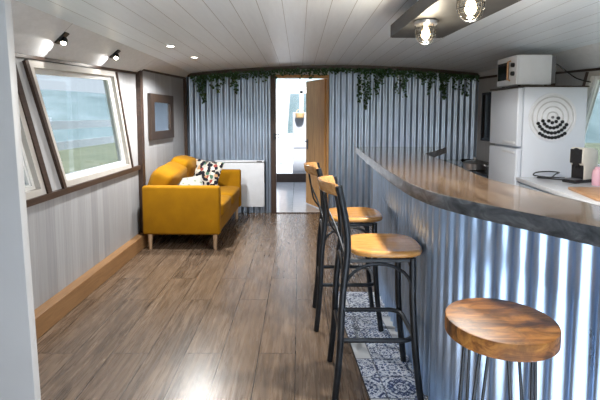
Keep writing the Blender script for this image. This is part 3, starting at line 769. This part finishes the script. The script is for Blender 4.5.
# ------------------------------------------------------------------ ivy along the beam
ivy = thing('ivy_garland', (.5, YB - .08, 2.0), 'dark green trailing ivy garland along the beam above corrugated wall and doorway', 'garland')
rd = random.Random(5)
def leaf(mb, p, size, d, n):
    d = Vector(d).normalized(); n = Vector(n).normalized(); s = d.cross(n).normalized(); n = s.cross(d)
    pts = [(0, 0, 0), (.25, .42, .06), (.62, .36, .08), (1, 0, -.05), (.62, -.36, .08), (.25, -.42, .06), (.5, 0, .0)]
    V = [Vector(p) + (d * a + s * b + n * c) * size for a, b, c in pts]
    mb.add(V, [(0, 1, 6), (1, 2, 6), (2, 3, 6), (3, 4, 6), (4, 5, 6), (5, 0, 6)])
def rnd_leaf(mb, p, sz):
    leaf(mb, p, sz, (rd.uniform(-1, 1), rd.uniform(-.6, .15), rd.uniform(-1.2, .25)), (rd.uniform(-.5, .5), -1, rd.uniform(-.2, .8)))
mb = MB(); stem_pts = []
xx = -1.56
while xx < 2.58:
    stem_pts.append((xx, YB - .075 + rd.uniform(-.008, .008), zc(xx) - .052 + rd.uniform(-.014, .010))); xx += .09
smb = MB(); smb.tube(stem_pts, .004, 6); obj('stem', smb, M['stem'], ivy)
for i in range(1250):
    x = rd.uniform(-1.57, 2.58); dens = .55 + .45 * math.sin(x * 5.1 + 1.3) * math.sin(x * 2.3)
    z = zc(x) - .045 - abs(rd.gauss(0, .038)) * (.6 + dens)
    rnd_leaf(mb, (x, YB - .075 + rd.uniform(-.045, .03), min(z, zc(x) - .02)), rd.uniform(.022, .042))
obj('foliage', mb, M['leaf'], ivy)
vines = [(-1.42, .38, 1), (-1.45, .22, .8), (-1.36, .16, .8), (-1.27, .20, .9), (-1.17, .25, .6), (-1.09, .14, .6), (-.93, .31, 1), (-.96, .18, .9), (-.60, .08, .6), (.90, .46, .9), (.94, .58, .9), (1.02, .42, .7), (1.11, .26, .9), (1.14, .36, .6), (1.19, .20, .8), (1.41, .34, .6), (1.48, .38, .8), (1.53, .22, .8), (1.80, .17, .8), (1.90, .30, .6), (2.05, .24, .8), (2.09, .38, 1), (2.13, .34, .8), (2.26, .20, .6), (2.36, .26, .7), (2.42, .28, .5)]
for x, ln, dn in vines:
    z0 = zc(x) - .06; pts = []; k = max(3, int(ln / .05)); px = x
    for i in range(k + 1):
        pts.append((px, YB - .075 - .012 * math.sin(i * 1.3), z0 - ln * i / k)); px += rd.uniform(-.012, .012)
    mb = MB(); mb.tube(pts, .0022, 5, m=1)
    for i in range(int(ln * 175 * dn)):
        u = rd.random() ** .9 * k; a = int(min(u, k - .001)); q = Vector(pts[a]).lerp(Vector(pts[a + 1]), u - a)
        rnd_leaf(mb, q + Vector((rd.uniform(-.022, .022), rd.uniform(-.02, .015), 0)), rd.uniform(.02, .04))
    obj('hanging_vine', mb, [M['leaf'], M['stem']], ivy)

# ------------------------------------------------------------------ kitchen
KH = .885
# far low unit with a black top
c = thing('low_cabinet', (2.38, 5.7, 0), 'low cabinet with a black top in the far right corner behind the bar', 'cabinet')
mb = MB(); mb.b2((2.08, 4.86, .0), (2.61, 6.58, .77), .003, 1); obj('body', mb, M['cab'], c)
mb = MB(); mb.b2((2.04, 4.84, .77), (2.635, 6.6, .81), .004, 1); obj('worktop', mb, M['black'], c)
for y0, y1 in ((4.88, 5.43), (5.45, 6.0), (6.02, 6.56)):
    mb = MB(); mb.b2((2.06, y0, .06), (2.08, y1, .755), .003, 1); d = obj('door', mb, M['cab'], c)
    mb = MB(); mb.tube([(2.059, y1 - .06, .60), (2.04, y1 - .06, .60), (2.04, y1 - .06, .70), (2.059, y1 - .06, .70)], .005, 8); obj('handle', mb, M['steel'], d)
p = thing('saucepan', (2.10, 5.35, .81), 'steel saucepan with a lid on the black top beyond the bar', 'saucepan')
mb = MB(); mb.lathe([(.10, .81), (.125, .82), (.135, .885), (.13, .885), (.12, .83), (.001, .825)], (2.10, 5.35, 0), 32); mb.tube([(2.18, 5.25, .865), (2.26, 5.15, .875), (2.33, 5.06, .88)], .010, 8); obj('pan', mb, M['steel'], p)
mb = MB(); mb.lathe([(.14, .886), (.142, .89), (.10, .915), (.04, .925), (.001, .926)], (2.10, 5.35, 0), 32); mb.lathe([(.008, .926), (.008, .94), (.02, .944), (.02, .956), (.001, .958)], (2.10, 5.35, 0), 16); obj('lid', mb, M['steel'], p)
tb = MB(); tb.lathe([(.05, .81), (.06, .82), (.11, .875), (.115, .88), (.108, .88), (.05, .825), (.001, .82)], (2.22, 5.85, 0), 28); tag(obj('mixing_bowl', tb, M['black']), 'dark bowl on the black top nearest the corrugated wall', 'bowl')

# fridge freezer
fr = thing('fridge_freezer', (2.335, 4.47, 0), 'tall white fridge freezer standing behind the bar beside the worktop', 'fridge')
mb = MB(); mb.b2((2.075, 4.17, .02), (2.655, 4.765, 1.715), .006, 2); obj('body', mb, M['white_app'], fr)
for z0, z1 in ((.05, 1.145), (1.165, 1.71)):
    mb = MB(); mb.b2((2.018, 4.172, z0), (2.07, 4.763, z1), .010, 3); d = obj('door', mb, M['white_app'], fr)
    hz = (z1 - .035) if z0 < .5 else (z0 + .035)
    mb = MB(); mb.b2((2.008, 4.20, hz - .012), (2.02, 4.45, hz + .012), .004, 2); obj('handle', mb, M['white_mic'], d)
mb = MB()
for y in (4.24, 4.70):
    for x in (2.13, 2.60): mb = MB(); mb.lathe([(.02, 0), (.02, .022)], (x, y, 0), 12); obj('foot', mb, M['black'], fr)
mb = MB(); mb.b2((2.008, 4.162, 1.7155), (2.665, 4.775, 1.7275), .002, 1); tag(obj('wooden_shelf_board', mb, M['frame_wood']), 'thin brown wooden board lying on top of the white fridge', 'board')
# round letter board on the side of the fridge
rb = thing('round_peg_board', (2.32, 4.165, 1.22), 'round white ringed board with arcs of black counters on the fridge side', 'wall decoration')
rc = (2.338, 4.169, 1.438); RotX = Matrix.Rotation(math.radians(90), 4, 'X')
mb = MB(); mb.lathe([(.001, 0), (.220, 0), (.222, .004), (.220, .012), (.203, .012), (.199, .006), (.001, .006)], rc, 64, mat=RotX)
mb2 = MB()
for r in (.050, .098, .145, .188):
    ring = [(rc[0] + r * math.cos(2 * PI * k / 48), rc[1] - .008, rc[2] + r * math.sin(2 * PI * k / 48)) for k in range(48)]; mb2.tube(ring, .0065, 6, closed=True)
obj('board', mb, M['white_mic'], rb); obj('ring_groove', mb2, M['ring'], rb)
for r, a0, a1, k in ((.050, 222, 352, 4), (.098, 200, 335, 8), (.145, 203, 332, 11), (.188, 232, 308, 9)):
    for i in range(k):
        a = math.radians(a0 + (a1 - a0) * i / (k - 1)); mb = MB()
        mb.lathe([(.001, .008), (.0155, .008), (.0165, .013), (.0155, .018), (.001, .018)], (rc[0] + r * math.cos(a), rc[1], rc[2] + r * math.sin(a)), 14, mat=RotX)
        obj('counter', mb, M['black'], rb)
mb = MB(); mb.lathe([(.001, .006), (.013, .006), (.013, .014), (.001, .016)], rc, 16, mat=RotX); obj('knob', mb, M['grey'], rb)

# microwave on the fridge
mw = thing('microwave', (2.22, 4.45, 1.728), 'white microwave oven with black door window on top of the fridge', 'microwave')
mb = MB(); mb.b2((2.05, 4.25, 1.742), (2.36, 4.66, 2.02), .006, 2); obj('body', mb, M['white_mic'], mw)
mb = MB(); mb.b2((2.03, 4.25, 1.744), (2.05, 4.66, 2.018), .005, 2); d = obj('front', mb, M['white_mic'], mw)
mb = MB(); mb.b2((2.026, 4.40, 1.80), (2.031, 4.64, 1.97), .002, 1); obj('door_window', mb, M['black_glass'], d)
mb = MB(); mb.tube([(2.03, 4.375, 1.79), (2.005, 4.375, 1.80), (2.005, 4.375, 1.965), (2.03, 4.375, 1.975)], .009, 8); obj('handle', mb, M['board'], d)
for z in (1.85, 1.93):
    mb = MB(); mb.lathe([(.022, 0), (.02, .022), (.001, .022)], (2.03, 4.305, z), 20, mat=Matrix.Rotation(math.radians(-90), 4, 'Y')); obj('dial', mb, M['black'], d)
mb = MB(); mb.b2((2.361, 4.27, 1.755), (2.41, 4.64, 2.01), .004, 1); obj('rear_vent', mb, M['grey'], mw)
mb = MB()
for x in (2.08, 2.33):
    for y in (4.29, 4.62): mb = MB(); mb.lathe([(.014, 1.7278), (.014, 1.743)], (x, y, 0), 12); obj('foot', mb, M['black'], mw)
mb = MB(); mb.tube(spline([(2.412, 4.33, 1.95), (2.46, 4.32, 1.93), (2.56, 4.31, 1.85), (2.64, 4.30, 1.80), (2.76, 4.3, 1.77)], 6), .006, 8); tag(obj('power_cable', mb, M['black']), 'black power cable running from the microwave back to the right wall', 'cable')

# worktop on base units along the right wall
k = thing('kitchen_worktop', (2.35, 2.6, 0), 'white kitchen worktop on pale blue base units behind the bar', 'kitchen unit')
wt = [(2.02, 4.155), (1.90, 2.7), (1.80, 1.2), (2.70, 1.2), (2.70, 4.155)]
mb = MB(); mb.prism([(x, y, KH - .035) for x, y in wt], .035, (0, 0, 1), bev=.003); obj('worktop', mb, M['worktop'], k)
mb = MB(); mb.prism([(x + (.04 if x < 2.5 else -.005), y, .0) for x, y in wt], KH - .036, (0, 0, 1)); obj('body', mb, M['cab'], k)
for i in range(5):
    ya = 4.12 - i * .58; yb = ya - .55; xa = lambda y: 2.02 + (y - 4.155) * .0783 + .022
    mb = MB(); mb.prism([(xa(ya), ya, .08), (xa(ya) + .017, ya, .08), (xa(yb) + .017, yb, .08), (xa(yb), yb, .08)], KH - .035 - .10, (0, 0, 1)); d = obj('door', mb, M['cab'], k)
    mb = MB(); y = yb + .06; x = xa(y); mb.tube([(x + .002, y, .60), (x - .018, y, .60), (x - .018, y, .72), (x + .002, y, .72)], .005, 8); obj('handle', mb, M['steel'], d)
# coffee machine
cm = thing('coffee_machine', (2.43, 3.84, KH), 'cream capsule coffee machine with black front on the white worktop', 'coffee machine', rz=math.radians(24))
mb = MB(); mb.box((-.02, 0, .0135), (.29, .125, .027), .008, 2); obj('base', mb, M['black'], cm, world=False)
prof = [(-.055, .027), (.115, .027), (.12, .05), (.118, .24), (.105, .275), (.07, .292), (-.05, .300), (-.075, .29), (-.085, .24), (-.085, .17), (-.06, .15), (-.055, .12)]
mb = MB(); mb.prism([(x, -.06, z) for x, z in prof], .12, (0, 1, 0), bev=.008, smooth=True); obj('body', mb, M['cream'], cm, world=False)
mb = MB(); mb.b2((-.089, -.052, .165), (-.083, .052, .285), .003, 1); mb.b2((-.062, -.052, .03), (-.054, .052, .15), .002, 1); obj('front_panel', mb, M['black'], cm, world=False)
mb = MB(); mb.b2((-.098, -.022, .14), (-.05, .022, .168), .005, 2); mb.lathe([(.007, .122), (.009, .141)], (-.088, 0, 0), 12); obj('spout', mb, M['black'], cm, world=False)
mb = MB(); mb.lathe([(.001, -.004), (.032, -.004), (.034, .004), (.030, .009), (.001, .010)], (-.082, 0, .262), 24, mat=Matrix.Rotation(math.radians(-90), 4, 'Y')); obj('lever', mb, M['black'], cm, world=False)
mb = MB(); mb.b2((-.16, -.05, .027), (-.07, .05, .036), .003, 1); obj('drip_tray', mb, M['grey'], cm, world=False)
mb = MB()
pts = [(2.42, 3.95, KH + .006), (2.34, 3.93, KH + .006), (2.27, 3.99, KH + .006), (2.20, 4.07, KH + .006), (2.15, 4.02, KH + .012), (2.22, 3.95, KH + .02), (2.31, 4.02, KH + .045), (2.38, 4.09, KH + .05), (2.30, 4.12, KH + .055), (2.18, 4.10, KH + .05), (2.13, 4.05, KH + .03), (2.22, 4.0, KH + .02), (2.33, 4.06, KH + .01), (2.40, 4.03, KH + .007)]
mb.tube(spline(pts, 6), .006, 8); tag(obj('coiled_cable', mb, M['black']), 'loosely coiled black cable on the white worktop beside the coffee machine', 'cable')
b = MB(); b.lathe([(.038, 0), (.042, .006), (.042, .10), (.036, .125), (.024, .135), (.024, .15), (.001, .152)], (2.45, 3.66, KH), 28); tag(obj('pink_bottle', b, M['pink']), 'pink bottle standing to the right of the cream coffee machine', 'bottle')
mb = MB(); mb.prism([(2.075, 3.44, KH + .0005), (1.975, 2.95, KH + .0005), (2.40, 2.90, KH + .0005), (2.45, 3.42, KH + .0005)], .02, (0, 0, 1), bev=.005); tag(obj('chopping_board', mb, M['board']), 'brown wooden chopping board lying on the white worktop', 'chopping board')

# ------------------------------------------------------------------ lamps
def point(name, loc, e, c, r=.02):
    l = bpy.data.lights.new(name, 'POINT'); l.energy = e; l.color = c; l.shadow_soft_size = r
    o = bpy.data.objects.new(name, l); COL.objects.link(o); o.location = loc; return o
def spot(name, loc, d, e, c, ang, blend=.3, r=.015):
    l = bpy.data.lights.new(name, 'SPOT'); l.energy = e; l.color = c; l.spot_size = math.radians(ang); l.spot_blend = blend; l.shadow_soft_size = r
    o = bpy.data.objects.new(name, l); COL.objects.link(o); o.location = loc; o.rotation_euler = Vector(d).to_track_quat('-Z', 'Y').to_euler(); return o
WARM = (1, .97, .92)
# metal tray with two caged bulkhead lamps
tr = thing('ceiling_light_tray', (.84, 2.2, 2.0), 'grey metal ceiling tray carrying the caged lamps above the bar', 'light fitting')
mb = MB(); y0, y1 = 1.15, 3.22
q = [(.655, y1), (1.0, y1 + .01), (1.10, y0), (.70, y0)]
mb.prism([(x, y, 2.0) for x, y in q], .012, (0, 0, 1)); 
for a, b_ in ((0, 1), (1, 2), (2, 3), (3, 0)):
    A = Vector((*q[a], 2.0)); B = Vector((*q[b_], 2.0)); d = (B - A).normalized(); n = Vector((d.y, -d.x, 0)) * -.012
    mb.prism([A, B, B + n, A + n], .085, (0, 0, 1))
obj('tray', mb, M['fix'], tr)
for y in (1.5, 2.9):
    mb = MB(); mb.lathe([(.02, 2.01), (.02, zc(.85) + .004)], (.86, y, 0), 12); obj('mounting_stem', mb, M['fix'], tr)
LAMPS = [(.735, 2.66, 'caged warm lamp at the far end of the grey ceiling tray'), (.757, 2.03, 'caged warm lamp nearest the camera on the grey ceiling tray')]
for lx, ly, lab in LAMPS:
    t = thing('bulkhead_lamp', (lx, ly, 1.91), lab, 'lamp', 'caged lamps under the ceiling tray')
    mb = MB(); mb.lathe([(.060, 1.999), (.066, 1.995), (.064, 1.978), (.054, 1.970), (.001, 1.970)], (lx, ly, 0), 28); obj('base', mb, M['steel'], t)
    mb = MB(); mb.lathe([(.050, 1.970), (.055, 1.95), (.054, 1.92), (.044, 1.893), (.024, 1.878), (.002, 1.874)], (lx, ly, 0), 28); obj('glass_dome', mb, M['glass2'], t)
    mb = MB(); mb.lathe([(.002, 1.892), (.016, 1.898), (.026, 1.92), (.021, 1.942), (.011, 1.966), (.011, 1.970)], (lx, ly, 0), 16); obj('bulb', mb, M['filament'], t)
    mb = MB()
    for zz, rr in ((1.955, .060), (1.920, .059)): mb.tube([(lx + rr * math.cos(2 * PI * k / 24), ly + rr * math.sin(2 * PI * k / 24), zz) for k in range(24)], .0022, 6, closed=True)
    for k in range(6):
        a = PI / 3 * k; mb.tube([(lx + r * math.cos(a), ly + r * math.sin(a), z) for r, z in ((.06, 1.972), (.06, 1.92), (.049, 1.888), (.025, 1.870), (0, 1.866))], .0022, 6)
    obj('cage', mb, M['black_metal'], t)
    point('lamp_light', (lx, ly, 1.845), 11, (1, .88, .68), .04); spot('lamp_beam', (lx, ly, 1.845), (0, 0, -1), 46, WARM, 172, .1, .05)
# square spots on the cant panel
cn = Vector((.69, 0, -.72)).normalized()
for sx_, yy, lab in ((1, 3.13, 'small square black wall spot on the sloping panel above the nearer window part'), (1, 4.02, 'small square black wall spot on the sloping panel further along, towards the mirror')):
    zt = ht(yy); f_ = .62; base = Vector((WL + (-1.53 - WL) * f_, yy, zt + (zc(-1.53) - zt) * f_))
    along = Vector((-.69, 0, 0)) ; up = Vector((.25, 0, zc(-1.53) - zt)).normalized()
    R3 = Matrix((Vector((0, 1, 0)), up, cn)).transposed().to_4x4()
    n_ = cn if cn.dot(up.cross(Vector((0, 1, 0)))) > 0 else cn
    nrm = up.cross(Vector((0, 1, 0))).normalized(); nrm = nrm if nrm.z < 0 else -nrm
    R3 = Matrix((Vector((0, 1, 0)), up, nrm)).transposed().to_4x4()
    t = thing('wall_spotlight', base, lab, 'spotlight', 'square spots on the sloping left panel')
    mb = MB(); mb.box(base + nrm * .006, (.055, .105, .012), .002, 1, mat=R3); obj('plate', mb, M['black_metal'], t)
    hd = base + nrm * .030 + up * -.005
    ax = (Vector((.12, -.55, -.75))).normalized(); Rh = ax.to_track_quat('Z', 'Y').to_matrix().to_4x4()
    mb = MB(); mb.lathe([(.018, -.022), (.022, -.015), (.024, .022), (.020, .022), (.018, .008), (.001, .006)], hd, 20, mat=Rh); obj('head', mb, M['black_metal'], t)
    mb = MB(); mb.lathe([(.001, .012), (.016, .012), (.017, .019), (.001, .021)], hd, 16, mat=Rh); obj('bulb', mb, M['spot_bulb'], t)
    spot('spot_light', hd - up * .055 + nrm * .03, Vector((0, -.62, 0)) - up * .72 - nrm * .3, 1.5, WARM, 104, .12)
# recessed downlights
DLS = [(-1.20, 4.27), (-1.17, 5.10), (-1.20, 2.6), (2.2, 3.3), (2.2, 2.2), (2.15, 5.6), (.35, 5.9), (1.5, 5.9)]
labs = ['round recessed ceiling downlight above the near end of the sofa side', 'round recessed ceiling downlight close to the far left corner']
for i, (x, y) in enumerate(DLS[:2]):
    z = zc(x)
    t = thing('recessed_downlight', (x, y, z), labs[i], 'downlight', 'recessed downlights in the left of the ceiling')
    mb = MB(); mb.lathe([(.034, z - .001), (.046, z - .002), (.047, z - .008), (.036, z - .010), (.034, z - .004)], (x, y, 0), 28); obj('rim', mb, M['upvc'], t)
    mb = MB(); mb.lathe([(.001, z - .007), (.034, z - .007), (.034, z - .004), (.001, z - .003)], (x, y, 0), 24); obj('diffuser', mb, M['led'], t)
    spot('downlight_beam', (x, y, z - .02), (0, 0, -1), 100, (1, .98, .95), 150, .5, .03)

# ------------------------------------------------------------------ sky, camera, view
w = bpy.data.worlds.new('overcast_sky'); S.world = w; w.use_nodes = True
nt = w.node_tree; bg = nt.nodes['Background']
tc = nt.nodes.new('ShaderNodeTexCoord'); sp = nt.nodes.new('ShaderNodeSeparateXYZ'); nt.links.new(tc.outputs['Generated'], sp.inputs[0])
rp = nt.nodes.new('ShaderNodeValToRGB'); rp.color_ramp.elements[0].position = 0; rp.color_ramp.elements[0].color = (.84, .92, 1.0, 1)
rp.color_ramp.elements[1].position = .8; rp.color_ramp.elements[1].color = (.62, .76, 1.0, 1)
nt.links.new(sp.outputs['Z'], rp.inputs[0]); nt.links.new(rp.outputs[0], bg.inputs[0]); bg.inputs[1].default_value = 1.35
cam = bpy.data.cameras.new('camera'); co = bpy.data.objects.new('camera', cam); COL.objects.link(co); S.camera = co
cam.sensor_width = 36; cam.lens = 450 * 36 / 600; cam.shift_x = 1 / 600; cam.shift_y = -47 / 600
co.location = (0, 0, 1.45); co.rotation_euler = (math.radians(90 - 4.7), 0, 0); cam.clip_start = .05; cam.clip_end = 300
vs = S.view_settings; vs.view_transform = 'Standard'; vs.look = 'None'; vs.gamma = 1; vs.use_curve_mapping = False; vs.exposure = .52
sun = bpy.data.lights.new('sun', 'SUN'); sun.energy = 12; sun.angle = math.radians(6); sun.color = (.92, .96, 1)
so = bpy.data.objects.new('sun', sun); COL.objects.link(so); so.rotation_euler = Vector((-.05, .68, -.73)).to_track_quat('-Z', 'Y').to_euler()
cy = S.cycles
cy.max_bounces = 10; cy.diffuse_bounces = 8; cy.glossy_bounces = 5; cy.transparent_max_bounces = 12
cy.sample_clamp_indirect = 6; cy.use_denoising = True; cy.caustics_reflective = False; cy.caustics_refractive = False
